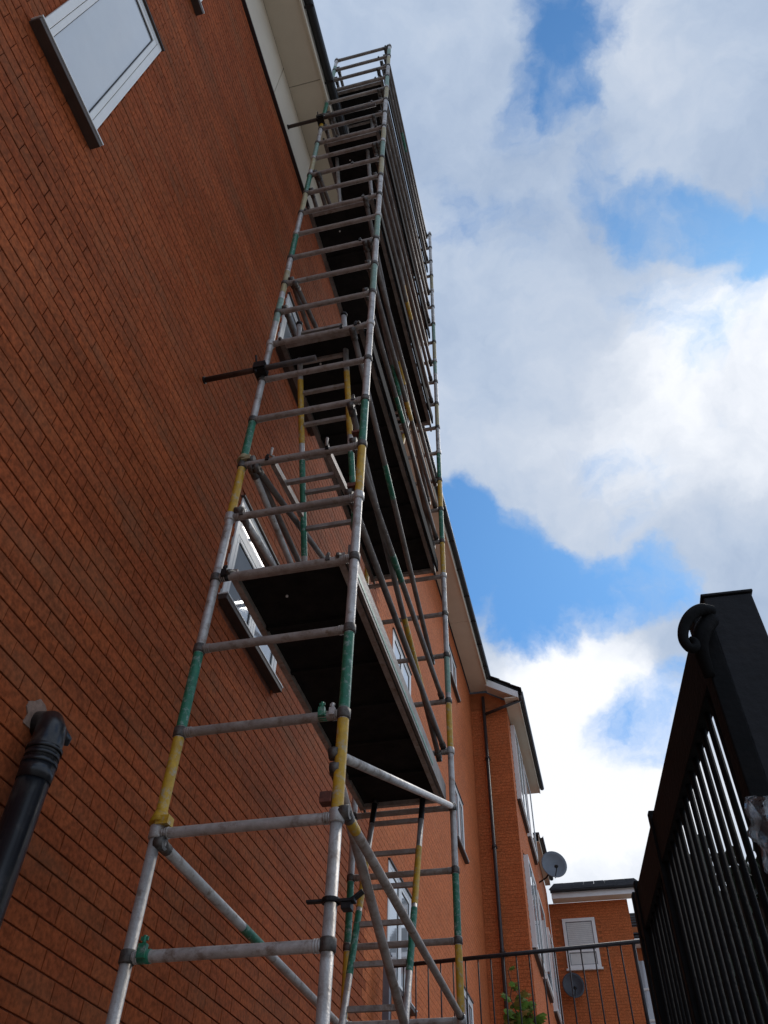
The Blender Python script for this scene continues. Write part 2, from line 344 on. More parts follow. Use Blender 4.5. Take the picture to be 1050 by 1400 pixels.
# soffit boards
ys = [-3, .1, 2.83, 5.7, 8.6, 11.5, 14.45, 17.30]
for a, b in zip(ys[:-1], ys[1:]):
    mb = MB(); mb.box(W+.027, -1.84, a+.004, b-.004, SOF, SOF+.02); mb.build('soffit_board', SOFF, bld)
mb = MB(); mb.box(W, -1.835, -3, 17.3, SOF+.021, SOF+.03); mb.build('soffit_backing', DARKM, bld)
mb = MB(); mb.box(-1.838, -1.815, -3, 17.3, SOF-.03, SOF+.2); mb.build('fascia_board', SOFF, bld)
def gutter(x, y0, y1, z, r=.06):
    mb = MB(); n = 8; vs = []; 
    for y in (y0, y1):
        for rr in (r, r-.006):
            for i in range(n+1):
                t = math.pi*(1+i/n); vs.append((x+rr*math.cos(t), y, z+rr*math.sin(t)))
    k = n+1; fs = []
    for i in range(n): fs += [(i, i+1, 2*k+i+1, 2*k+i), (k+i, 3*k+i, 3*k+i+1, k+i+1), (i, k+i, k+i+1, i+1), (2*k+i, 2*k+i+1, 3*k+i+1, 3*k+i)]
    fs += [(0, 2*k, 3*k, k), (n, k+n, 3*k+n, 2*k+n)]
    mb.add(vs, fs, False)
    return mb
gutter(-1.752, -3, 17.28, SOF+.17).build('gutter', GUT, bld)
gb = MB()
for y in np.arange(-2.5, 17.2, .9): gb.box(-1.815, -1.69, y, y+.03, SOF+.10, SOF+.115)
gb.build('gutter_bracket', GUT, bld)
# main roof slope
def roof(name, x0, z0, x1, z1, y0, y1, parent, row=.3, m_=TILE):
    L = math.hypot(x1-x0, z1-z0); n = int(L/row); mb = MB()
    ux, uz = (x1-x0)/L, (z1-z0)/L; nx, nz_ = -uz, ux
    if nz_ < 0: nx, nz_ = -nx, -nz_
    for i in range(n):
        a = i*row; b = a+row+.03
        for y in np.arange(y0, y1, .9):
            ya, yb = y+.004, min(y+.9, y1)-.004; q = random.uniform(0, .006)
            P = []
            for t_, h in ((a, .03+q), (b, .012)):
                for yy in (ya, yb):
                    P.append((x0+ux*t_+nx*h, yy, z0+uz*t_+nz_*h)); P.append((x0+ux*t_+nx*(h-.015), yy, z0+uz*t_+nz_*(h-.015)))
            mb.add(P, [(0,2,6,4),(1,5,7,3),(0,1,3,2),(4,6,7,5),(0,4,5,1),(2,3,7,6)])
    o = mb.build(name, m_, parent, kind='stuff'); return o
rb = MB(); rb.quad((-1.80, -3, SOF+.2), (-1.80, 17.3, SOF+.2), (-8, 17.3, SOF+4.0), (-8, -3, SOF+4.0)); rfo = rb.build('roof', DARKM, bld)
roof('roof_tiles', -1.76, SOF+.22, -4.2, SOF+1.75, -3, 17.3, rfo)

def window(parent, y0, y1, z0, z1, kind, x=W, out=.012, glass=None, sill=True):
    fw = .055; xo = x+out
    f = MB()
    f.box(x-.03, xo, y0, y0+fw, z0, z1); f.box(x-.03, xo, y1-fw, y1, z0, z1)
    f.box(x-.029, xo-.001, y0+fw, y1-fw, z0, z0+fw+.01); f.box(x-.029, xo-.001, y0+fw, y1-fw, z1-fw, z1)
    wo = f.build('window', WHITE, parent, bevel=.004)
    gx = xo-.020; a, b, c, d = y0+fw, y1-fw, z0+fw+.01, z1-fw
    def sash(a, b, c, d, px=.018):
        s = MB(); t = .042
        s.box(gx, gx+px, a+.004, a+t, c+.004, d-.004); s.box(gx, gx+px, b-t, b-.004, c+.004, d-.004)
        s.box(gx, gx+px-.001, a+t, b-t, c+.004, c+t); s.box(gx, gx+px-.001, a+t, b-t, d-t, d-.004)
        s.build('sash', WHITE, wo, bevel=.003)
        p = MB(); p.box(gx-.004, gx+.004, a+t-.002, b-t+.002, c+t-.002, d-t+.002); p.build('pane', glass or GLASS, wo)
        k = MB()
        q = .006
        k.box(gx+.004, gx+.009, a+t-.001, a+t+q, c+t, d-t); k.box(gx+.004, gx+.009, b-t-q, b-t+.001, c+t, d-t); k.box(gx+.004, gx+.009, a+t, b-t, c+t-.001, c+t+q); k.box(gx+.004, gx+.009, a+t, b-t, d-t-q, d-t+.001)
        k.build('gasket', DARKM, wo)
    if kind == 'single':
        sash(a, b, c, d)
    elif kind == 'transom':
        m1 = d-(d-c)*.3; mb = MB(); mb.box(x-.029, xo-.002, a, b, m1-.03, m1+.03); mb.build('transom', WHITE, wo)
        ym = (a+b)/2; sash(a, b, m1+.03, d); sash(a, ym-.02, c, m1-.03); sash(ym+.02, b, c, m1-.03)
        mb = MB(); mb.box(x-.029, xo-.002, ym-.02, ym+.02, c, m1-.03); mb.build('mullion', WHITE, wo)
    else:
        ym = a+(b-a)*.5; mb = MB(); mb.box(x-.029, xo-.002, ym-.03, ym+.03, c, d); mb.build('mullion', WHITE, wo)
        sash(a, ym-.03, c, d); sash(ym+.03, b, c, d)
    if sill:
        s = MB(); s.box(x-.02, x+.07, y0-.03, y1+.05, z0-.055, z0-.012); s.build('sill', SILLB, wo, bevel=.004)
        s = MB(); s.box(x-.02, x+.075, y0-.035, y1+.055, z0-.0115, z0-.001); s.build('sill_nosing', WHITE, wo)
    # dark strip standing in for the shadow line along the window head
    s = MB(); s.box(x-.012, x+.03, y0-.01, y1+.01, z1+.002, z1+.02); s.build('head_shadow_strip', SILLB, wo)
    return wo
for (a, b, c, d, k) in WINS:
    near_ = b < 3
    window(bld, a, b, c, d, k)

# projecting wing of the same building (return wall at YC, facing wall at PX)
TB = 12.72
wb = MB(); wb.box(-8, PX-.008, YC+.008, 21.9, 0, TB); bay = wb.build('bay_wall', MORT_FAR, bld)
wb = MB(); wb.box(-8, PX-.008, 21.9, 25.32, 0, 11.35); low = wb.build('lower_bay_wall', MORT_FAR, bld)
BW = [(17.95, 19.6), (19.95, 21.5), (22.4, 24.4)]
BZ = [(1.0, 2.6), (4.2, 6.0), (7.4, 9.3), (10.6, 12.55)]
fb = MB()
FL = .235; FH = .075; GJ = .005
for i in range(int(TB/FH)):      # return face looks to -Y
    z0 = i*FH; off = (i % 2)*FL/2
    x = W+.002-off
    while x < PX:
        a, b = max(x, W+.002), min(x+FL-GJ, PX)
        if b-a > .02: fb.add([(a, YC, z0), (b, YC, z0), (b, YC, z0+FH-GJ), (a, YC, z0+FH-GJ), (a, YC+.012, z0), (b, YC+.012, z0), (b, YC+.012, z0+FH-GJ), (a, YC+.012, z0+FH-GJ)],
                             [(0,1,2,3),(0,4,5,1),(1,5,6,2),(2,6,7,3),(3,7,4,0)])
        x += FL
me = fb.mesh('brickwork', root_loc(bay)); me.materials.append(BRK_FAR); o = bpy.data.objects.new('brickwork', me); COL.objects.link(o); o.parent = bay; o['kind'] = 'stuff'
fb = MB()
for i in range(int(TB/FH)):
    z0 = i*FH; off = (i % 2)*FL/2; y = YC+.001-off
    while y < 25.3:
        a, b = max(y, YC+.001), min(y+FL-GJ, 25.3); z1 = z0+FH-GJ; y += FL
        if b-a < .02 or (a > 21.85 and z1 > 11.3): continue
        if any(b > p and a < q and z1 > r-.06 and z0 < s for (p, q) in BW for (r, s) in BZ): continue
        fb.add([(PX, a, z0), (PX, b, z0), (PX, b, z1), (PX, a, z1), (PX-.012, a, z0), (PX-.012, b, z0), (PX-.012, b, z1), (PX-.012, a, z1)],
               [(0,1,2,3),(0,4,5,1),(1,5,6,2),(2,6,7,3),(3,7,4,0)])
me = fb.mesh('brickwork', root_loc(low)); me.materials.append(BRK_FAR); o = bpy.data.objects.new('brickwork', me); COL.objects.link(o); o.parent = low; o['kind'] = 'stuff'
for i_, (p, q) in enumerate(BW):
    for (r, s) in BZ:
        if s > 11.3 and p > 21.5: continue
        window(bld, p, q, r, s, 'side' if i_ != 1 else 'single', x=PX, out=.10)
# bay soffit, gutter, verge
mb = MB(); mb.box(PX+.002, -1.10, YC-.35, 21.95, TB, TB+.02); mb.build('soffit_board', SOFF, bld)
mb = MB(); mb.box(-1.10, -1.075, YC-.35, 21.95, TB-.02, TB+.16); mb.build('fascia_board', SOFF, bld)
gutter(-1.015, YC-.37, 21.97, TB+.14).build('gutter', GUT, bld)
mb = MB(); mb.add([(-1.86, YC-.36, 13.16), (-1.86, YC-.36, 13.36), (-1.075, YC-.36, TB+.15), (-1.075, YC-.36, TB-.02), (-1.86, YC-.33, 13.16), (-1.86, YC-.33, 13.36), (-1.075, YC-.33, TB+.15), (-1.075, YC-.33, TB-.02)],
                  [(0,1,2,3),(4,7,6,5),(0,4,5,1),(1,5,6,2),(2,6,7,3),(3,7,4,0)]); mb.build('verge_board', WHITE, bld)
mb = MB(); mb.quad((-1.86, YC-.329, 13.18), (-1.10, YC-.329, TB+.001), (-1.10, YC-.003, TB+.001), (-1.86, YC-.003, 13.18)); mb.build('verge_soffit', SOFF, bld)
mb = MB(); gv = [(W-.05, TB+.002), (PX-.001, TB+.002), (PX-.001, TB+.15), (-1.90, 13.17), (W-.05, 13.19)]; mb.add([(x, y, z) for y in (YC+.001, YC+.2) for x, z in gv], [(0,1,2,3,4), (9,8,7,6,5)]+[(i, i+5, (i+1) % 5+5, (i+1) % 5) for i in range(5)]); mb.build('gable_infill', MORT_FAR, bld)
rb = MB(); rb.quad((-1.06, YC-.37, TB+.19), (-1.06, 22, TB+.19), (-4, 22, TB+2.1), (-4, YC-.37, TB+2.1)); ro2 = rb.build('bay_roof', DARKM, bld)
roof('roof_tiles', -1.0, TB+.20, -3.2, TB+1.62, YC-.40, 22.0, ro2)
# small lower eaves beyond
mb = MB(); mb.box(PX+.002, -1.27, 22.0, 25.0, 11.35, 11.37); mb.build('soffit_board', SOFF, bld)
gutter(-1.21, 21.98, 24.9, 11.5).build('gutter', GUT, bld)
mb = MB(); mb.box(-1.28, -1.262, 22, 24.9, 11.32, 11.55); mb.build('fascia_board', SOFF, bld)
rb = MB(); rb.box(-3, -1.25, 22, 25, 11.56, 11.62); rb.build('lower_roof', TILE, bld)
# downpipe of the corner
dp = thing('downpipe', 'long dark brown downpipe in the inner corner beside the projecting brick bay', 'drainpipe', (-1.97, YC-.09, 0))
mb = MB(); mb.tube((-1.03, YC-.28, TB+.10), (-1.04, YC-.2, TB-.02), .04, 10); mb.tube((-1.04, YC-.2, TB-.0), (-1.96, YC-.09, 12.50), .037, 10); mb.build('branch_pipe', BROWNP, dp)
mb = MB(); mb.tube((-1.97, YC-.09, 13.0), (-1.97, YC-.09, 0), .04, 12); mb.build('pipe', BROWNP, dp)
for z in (11.3, 9.2, 7.1, 5.0, 2.9, .9):
    mb = MB(); mb.tube((-1.97, YC-.09, z), (-1.97, YC-.09, z+.06), .05, 12); mb.box(-2.03, -1.91, YC-.05, YC-.002, z+.01, z+.05); mb.build('pipe_bracket', BROWNP, dp)

# ------------------------------------------------------------------ far wing facing the camera
wing = thing('far_wing', 'lower orange wing with one white window and grey tiled roof at the end', 'building', (0, 25.3, 0))
WY = 25.35; WT = 10.95
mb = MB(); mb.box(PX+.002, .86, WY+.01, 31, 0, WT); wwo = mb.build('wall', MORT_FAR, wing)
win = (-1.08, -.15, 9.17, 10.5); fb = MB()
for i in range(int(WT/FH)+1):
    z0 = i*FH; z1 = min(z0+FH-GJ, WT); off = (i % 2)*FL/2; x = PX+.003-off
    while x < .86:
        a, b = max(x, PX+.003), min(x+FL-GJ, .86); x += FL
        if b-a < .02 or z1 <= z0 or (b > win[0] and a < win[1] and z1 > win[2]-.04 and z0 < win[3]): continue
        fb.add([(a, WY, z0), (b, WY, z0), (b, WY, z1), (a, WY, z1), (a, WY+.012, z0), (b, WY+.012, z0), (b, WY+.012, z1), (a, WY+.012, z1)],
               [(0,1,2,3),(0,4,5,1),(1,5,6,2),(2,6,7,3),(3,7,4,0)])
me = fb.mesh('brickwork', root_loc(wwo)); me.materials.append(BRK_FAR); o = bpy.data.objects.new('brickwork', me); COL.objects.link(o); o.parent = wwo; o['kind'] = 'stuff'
a, b, c, d = win; y = WY-.03; f = MB(); t = .09
f.box(a, a+t, y, y+.08, c, d); f.box(b-t, b, y, y+.08, c, d); f.box(a+t, b-t, y+.001, y+.08, c, c+t); f.box(a+t, b-t, y+.001, y+.08, d-t, d); f.box(a+t, b-t, y+.001, y+.08, c+.42, c+.48)
wo = f.build('window', WHITE, wing, bevel=.004)
for (p, q) in ((c+t, c+.42), (c+.48, d-t)):
    mb = MB(); mb.box(a+t, b-t, y+.03, y+.036, p, q); mb.build('pane', BLIND, wo)
    mb = MB(); mb.box(a+t, b-t, y+.024, y+.0295, p, p+.02); mb.box(a+t, a+t+.02, y+.024, y+.0295, p+.02, q-.02); mb.box(b-t-.02, b-t, y+.024, y+.0295, p+.02, q-.02); mb.box(a+t, b-t, y+.024, y+.0295, q-.02, q); mb.build('gasket', LEAD, wo)
mb = MB()
for k in range(14): mb.box(a+t+.02, b-t-.02, y+.026, y+.029, c+.52+k*.05, c+.5225+k*.05)
mb.build('blind_slats', LEAD, wo, kind='stuff')
mb = MB(); mb.box(a-.04, b+.04, y-.05, y+.03, c-.05, c-.002); mb.build('sill', WHITE, wo)
mb = MB(); mb.box(PX+.15, 1.2, WY-.42, WY-.002, WT, WT+.02); mb.build('soffit_board', SOFF, wing)
mb = MB(); mb.box(PX+.15, 1.2, WY-.445, WY-.42, WT-.02, WT+.13); mb.build('fascia_board', WHITE, wing)
gm = gutter(0, PX+.13, 1.22, 0)
gm.v = [(v[1], WY-.51-v[0]*1.0, WT+.17+v[2]) for v in gm.v]; gm.build('gutter', GUT, wing)
rb = MB(); rb.quad((PX+.1, WY-.5, WT+.19), (1.2, WY-.5, WT+.19), (1.2, WY+3.5, WT+1.85), (PX+.1, WY+3.5, WT+1.85)); ro3 = rb.build('roof', TILE, wing)
mb = MB()
for i in range(12):
    y0 = WY-.52+i*.3; z0 = WT+.2+i*.130
    for x in np.arange(PX+.1, 1.15, .33):
        q = random.uniform(0, .008); mb.add([(x, y0, z0+.03+q), (x+.322, y0, z0+.03+q), (x+.322, y0+.33, z0+.155), (x, y0+.33, z0+.155), (x, y0, z0), (x+.322, y0, z0)], [(0,1,2,3),(4,5,1,0)])
mb.build('roof_tiles', TILE, ro3, kind='stuff')
# glazed stair tower right of the wing
gb = thing('glazed_stairwell', 'strip of stacked pale glazing with white bars beyond the wing, behind the dark bars', 'building', (1.4, 30, 0))
mb = MB(); mb.box(.88, 3.2, 31.05, 33, 0, 12.1); mb.build('wall', MORT_FAR, gb)
for i in range(10):
    z = 2.0+i*.9
    for k in range(2):
        x = .9+k*1.0
        mb = MB(); mb.box(x, x+.06, 30.95, 31.04, z, z+.9); mb.box(x+.06, x+1.0, 30.96, 31.04, z, z+.07); wf = mb.build('window', WHITE, gb)
        mb = MB(); mb.box(x+.06, x+1.0, 31.0, 31.01, z+.07, z+.9); mb.build('pane', GLASS, wf)
mb = MB(); mb.box(.75, 3.3, 30.5, 31.0, 11.4, 11.55); mb.build('fascia_board', WHITE, gb)
mb = MB()
for i in range(9):
    mb.box(.75, 3.3, 30.5+i*.28, 30.85+i*.28, 11.6+i*.19, 11.64+i*.19)
mb.build('roof_tiles', TILE, gb, kind='stuff')

# ------------------------------------------------------------------ satellite dishes
def dish(name, label, loc, rad, aim, m_, arm_to):
    t = thing(name, label, 'satellite dish', loc, None)
    c = Vector(loc); q = Vector(aim).normalized().to_track_quat('Z', 'Y'); mb = MB(); n, kk = 28, 6; vs = []; fs = []
    for side in (0, 1):
        vs.append(c + q @ Vector((0, 0, -side*.012)))
        for i in range(1, kk+1):
            r = rad*i/kk
            for j in range(n):
                a_ = 2*math.pi*j/n; vs.append(c + q @ Vector((r*math.cos(a_)*1.0, r*math.sin(a_)*1.08, (r*r)*.35/rad-side*.012)))
    o1 = 1+kk*n
    for s_ in (0, 1):
        b0 = s_*o1
        for j in range(n):
            fs.append((b0, b0+1+j, b0+1+(j+1) % n))
            for i in range(kk-1): fs.append((b0+1+i*n+j, b0+1+(i+1)*n+j, b0+1+(i+1)*n+(j+1) % n, b0+1+i*n+(j+1) % n))
    e0 = 1+(kk-1)*n
    for j in range(n): fs.append((e0+j, o1+e0+j, o1+e0+(j+1) % n, e0+(j+1) % n))
    mb.add(vs, fs, True); mb.build('reflector', m_, t)
    tip = c + q @ Vector((0, -rad*.55, rad*1.0)); low_ = c + q @ Vector((0, -rad*.95, 0))
    mb = MB(); mb.tube(low_, tip, .012, 6); mb.build('feed_arm', DARKM, t)
    mb = MB(); mb.tube(tip, tip + (c-tip).normalized()*.12, .035, 10, .045); mb.build('receiver', DARKM, t)
    back = c - q @ Vector((0, 0, .10))
    mb = MB(); mb.tube(c - q @ Vector((0, 0, .01)), back, .05, 8); mb.path([back, (back+Vector(arm_to))/2+Vector((0, 0, -.06)), arm_to], .022, 8); mb.build('mounting_arm', DARKM, t)
dish('satellite_dish', 'pale grey satellite dish sticking out from the eaves against the sky', (-.98, 22.0, 10.66), .34, (.30, -.92, .12), DISHG, (-1.41, 22.2, 10.35))
dish('satellite_dish', 'small dark grey satellite dish on the orange wing below the white window', (-1.0, 25.08, 8.66), .30, (.22, -.95, .10), DISHD, (-1.0, 25.34, 8.5))

# ------------------------------------------------------------------ scaffold tower
Y1, Y2, XL, XR = 3.122, 6.142, -1.838, -1.011
zk = lambda k: 2.657+.5*k
KMIN, KMAX = -5, 25
tw = thing('scaffold_tower', 'very tall ladder-framed aluminium scaffold tower with yellow and green bands beside the brick wall', 'scaffold', ((XL+XR)/2, (Y1+Y2)/2, 0))
SR, RR = .0255, .0235
def ring(r0, h, n=14, lip=.004):
    mb = MB(); prof = [(r0-lip, 0), (r0, lip), (r0, h-lip), (r0-lip, h)]; vs = []; fs = []
    for r, z in prof:
        for i in range(n): a_ = 2*math.pi*i/n; vs.append((r*math.cos(a_), r*math.sin(a_), z))
    for k in range(3):
        for i in range(n): fs.append((k*n+i, k*n+(i+1) % n, (k+1)*n+(i+1) % n, (k+1)*n+i))
    sm = [False]*len(fs); sm[n:2*n] = [True]*n
    fs += [tuple(range(n))[::-1], tuple(range(3*n, 4*n))]; sm += [False, False]
    mb.add(vs, fs, sm); return mb
collar_me = ring(.033, .052).mesh('collar'); collar_me.materials.append(COLLAR)
collar_al = ring(.034, .06).mesh('collar'); collar_al.materials.append(ALU)
# section starts
secs = [(-5, 1), (1, 5), (5, 9), (9, 13), (13, 17), (17, 21), (21, 25)]
BANDS = {  # (x side, y side): list of (k0,k1,material)
 ('L', 0): [(1, 2, YEL), (2, 3, GRN), (5, 6, YEL), (6, 7, GRN), (9.6, 10.5, GRNP), (10.6, 11.5, YELP), (12, 13, GRN), (14, 15, YELP), (15, 16, GRN), (16.2, 17, YELP), (17, 18, GRNP), (19, 19.8, YEL), (20, 21, GRN), (22.2, 23, YELP), (23.2, 24.4, GRNP)],
 ('R', 0): [(1, 2, YEL), (2, 3, GRN), (5, 6, YEL), (6, 7, GRN), (9.9, 11, GRNP), (12, 13, GRNP), (14.9, 16, YELP), (16, 17, GRNP), (17.1, 17.9, YELP), (20, 21, YELP), (21, 22, GRNP), (23, 23.9, YELP), (24, 24.7, GRNP)],
 ('R', 1): [(1, 2, YEL), (2, 3, GRN), (5, 6, YEL), (6.1, 7, GRNP), (9, 10, YEL), (10, 11, GRN), (11, 12, YEL), (12, 13, GRN), (14, 15, YELP), (16.3, 17, GRNP), (17, 18, YELP), (18, 19, GRNP), (21, 22, YELP)],
 ('L', 1): [(1, 2, YEL), (2, 3, GRN), (5, 6, YEL), (6, 7, GRN), (9, 10, YEL), (10, 11, GRN), (13, 14, YEL), (14, 15, GRN)],
}
rung_parts = {}
def rung_mesh():
    mb = MB(); L = XR-XL-2*SR
    mb.tube((0, 0, 0), (L, 0, 0), RR, 14, caps=False)
    for x in (.006, L-.03):
        for k in range(3):
            xx = x+k*.011; mb.tube((xx, 0, 0), (xx+.006, 0, 0), RR+.0025, 14)
    return mb
rung_meshes = []
for m_ in (ALU, ALUD):
    me = rung_mesh().mesh('rung'); me.materials.append(m_); rung_meshes.append(me)
for iy, y in enumerate((Y1, Y2)):
    for s, x in (('L', XL), ('R', XR)):
        for (k0, k1) in secs:
            z0 = zk(k0) if k0 > -5 else .12; z1 = zk(k1) + (0 if k1 < 25 else .09)
            mb = MB(); mb.tube((x, y, z0+.001), (x, y, z1-.001), SR, 16, caps=(k1 == 25 or k0 == -5)); st = mb.build('standard', ALU, tw)
            bands = [b for b in BANDS[(s, iy)] if b[0] >= k0-.01 and b[0] < k1-.01]
            for (a_, b_, m_) in bands:
                lab = {'worn_yellow_band': 'yellow painted band', 'worn_green_band': 'green painted band'}.get(m_.name, 'faded ' + ('yellow' if m_ is YELP else 'green') + ' painted band')
                mb = MB(); mb.tube((x, y, zk(a_)+.03), (x, y, zk(b_)-.03), SR+.0012, 16, caps=False); bo = mb.build('colour_band', m_, st); bo['label'] = lab
            ks = range(max(k0, -4), k1+(1 if k1 == 25 else 0))
            for k in ks:
                inst('collar', collar_al if (k-k0) == 0 and k0 > -5 else collar_me, st, (x, y, zk(k)-.026))
        mb = MB(); mb.tube((x, y, 0), (x, y, .3), .018, 12); mb.box(x-.075, x+.075, y-.075, y+.075, .03, .04); mb.build('base_jack', DARKM, tw)
    for k in range(-4, 26):
        o = inst('rung', rung_meshes[0 if k < 2 else 1], tw, (XL+SR, y, zk(k)))
        if k == 25 and iy == 1: pass
# long tubes along Y and braces
def coupler_hook(p, q, parent, m_=COLLAR):   # claw at a tube's end
    p, q = Vector(p), Vector(q); d = (q-p).normalized()
    mb = MB(); mb.tube(p+d*.01, p+d*.07, .027, 10); mb.tube(p-Vector((.022, 0, 0)), p+Vector((.022, 0, 0)), .031, 12); mb.build('hook', m_, parent)
def ltube(name, a, b, m_=DKAL, r=.0225, hooks=True, band=None):
    mb = MB(); mb.tube(a, b, r, 12); o = mb.build(name, m_, tw)
    a, b = Vector(a), Vector(b)
    if hooks: coupler_hook(a, b, o); coupler_hook(b, a, o)
    if band:
        for t0, t1, bm in band:
            mb = MB(); mb.tube(a.lerp(b, t0), a.lerp(b, t1), r+.0012, 12, caps=False); bb = mb.build('colour_band', bm, o)
            bb['label'] = 'green painted band' if bm is GRN else 'yellow painted band'
    return o
e1, e2 = Y1+.02, Y2-.02
XO = XR+.005
yb_ = [None, None, [(.36, .46, GRN)], [(.5, .58, YEL)]]
for i_, P in enumerate((4, 9, 14, 18, 22)):
    for h in (1, 2):
        ltube('guard_rail', (XR-.06, Y1+.0, zk(P+h)+.045), (XR-.06, Y2, zk(P+h)+.045), band=yb_[(i_+h) % 4])
        ltube('guard_rail', (XL+.06, Y1, zk(P+h)+.045), (XL+.06, Y2, zk(P+h)+.045), band=yb_[(i_+h+1) % 4] if i_ > 1 else None)
    if P < 22:
        ltube('brace', (XR-.10, Y1, zk(P+3)-.05), (XR-.10, Y2, zk(P+1)-.05), band=[(.55, .8, YEL)] if P == 4 else yb_[(i_+1) % 4])
        ltube('brace', (XR-.14, Y1, zk(P+5)-.05), (XR-.14, Y2, zk(P+2.4)-.05) if P != 4 else (XR-.14, Y2, zk(7)-.05), band=yb_[(i_+2) % 4])
        ltube('brace', (XL+.11, Y1, zk(P+2)-.05), (XL+.11, Y2, zk(P+4)-.05))
ltube('guard_rail', (XR-.06, Y1, zk(25)-.05), (XR-.06, Y2, zk(25)-.05)); ltube('guard_rail', (XR-.10, Y1, zk(23)+.25), (XR-.10, Y2, zk(23)+.25))
for k in (12, 17, 21): ltube('guard_rail', (XR-.055, Y1, zk(k)-.05), (XR-.055, Y2, zk(k)-.05), band=yb_[k % 4])
ltube('brace', (XL+.05, Y1, zk(5)+.05), (XL+.35, Y2, zk(5)-.02), m_=ALU)
ltube('brace', (XL+.08, Y1, zk(6)-.05), (XL+.08, Y2, zk(5)+.1), m_=ALU)
# lower braces
ltube('brace', (XL+.03, Y1, zk(1)-.045), (XL+.03, Y2, zk(1)-.045), ALU, .0245, band=[(.33, .43, GRN)])
ltube('brace', (XR+.035, Y1, zk(1)+.02), (XR+.0, Y2, zk(1)+.02), ALUD, .0225, band=[(.02, .06, YEL)])
ltube('brace', (XR-.02, Y1, zk(1.45)), (XR-.14, Y2, zk(-1)+.2), ALUD, .024)
ltube('brace', (XR-.03, Y1, zk(2)-.2), (XR, Y2-.02, zk(4)), ALU, .0235)
ltube('brace', (XL+.03, Y1, zk(-4)), (XL+.03, Y2, zk(-1)), ALU, .0235)
# couplers with plates and wing nuts seen at rung ends
def clamp(x, y, z, m_=DARKM, s_=1., label=None):
    mb = MB(); mb.tube((x-.03*s_, y, z), (x+.03*s_, y, z), .034*s_, 12)
    mb.box(x-.022*s_, x+.022*s_, y-.055*s_, y-.028*s_, z-.02*s_, z+.045*s_); mb.tube((x, y-.04*s_, z+.04*s_), (x, y-.04*s_, z+.085*s_), .008, 8)
    mb.box(x-.02*s_, x+.02*s_, y-.044*s_, y-.036*s_, z+.062*s_, z+.08*s_)
    o = mb.build('coupler', m_, tw)
    if label: o['label'] = label
    return o
clamp(XL+.075, Y1, zk(0), GRN, .8, 'green coupler'); clamp(XR-.10, Y1, zk(2)+.0, GRN, .7, 'green coupler')
clamp(XR-.05, Y1, zk(2), ALU, .6)
clamp(XL+.06, Y1, zk(4), DARKM, .75)
for k, f_ in ((5, .1), (6, .22), (6, .72), (7, .9), (9, .72), (9, .86), (12, .82), (18, .88), (18, .3), (20, .78), (22, .9), (22, .8), (24, .82), (23, .93), (25, .93), (25, .97), (14, .06), (14, .8), (16, .6), (4, .82)):
    clamp(XL+(XR-XL)*f_, Y1, zk(k), COLLAR if k % 3 else DARKM, .55)
# clamp with flat wings on the near right standard and small fixing plates
mb = MB(); z = zk(.32); mb.tube((XR, Y1, z-.010), (XR, Y1, z+.010), .037, 14); mb.box(XR-.10, XR-.02, Y1-.012, Y1+.012, z-.003, z+.008); mb.box(XR+.02, XR+.10, Y1-.02, Y1+.02, z-.010, z+.002); mb.beam((XR+.06, Y1, z-.02), (XR+.13, Y1, z+.03), .03, .012); mb.box(XR+.045, XR+.085, Y1-.015, Y1+.03, z-.035, z-.0101)
mb.build('toggle_clamp', DARKM, tw, bevel=.002)
mb = MB(); mb.box(XR-.075, XR-.022, Y1-.03, Y1+.02, zk(1)+.06, zk(1)+.11); mb.build('locking_plate', RUST, tw, bevel=.003)
mb = MB(); mb.box(XR-.07, XR-.02, Y1-.03, Y1+.02, zk(6)-.42, zk(6)-.39); mb.box(XR-.07, XR-.02, Y1-.03, Y1+.02, zk(6)+.11, zk(6)+.13); mb.build('locking_plate', RUST, tw)
# flared yellow cups at the left joints
for (x, k) in ((XL, 1), (XL, 6)):
    mb = MB(); mb.tube((x, Y1, zk(k)+.045), (x, Y1, zk(k)+.10), .046, 12, .030); mb.box(x+.0, x+.06, Y1-.035, Y1+.02, zk(k)+.03, zk(k)+.07); mb.build('cup', YEL if k == 1 else YELP, tw)

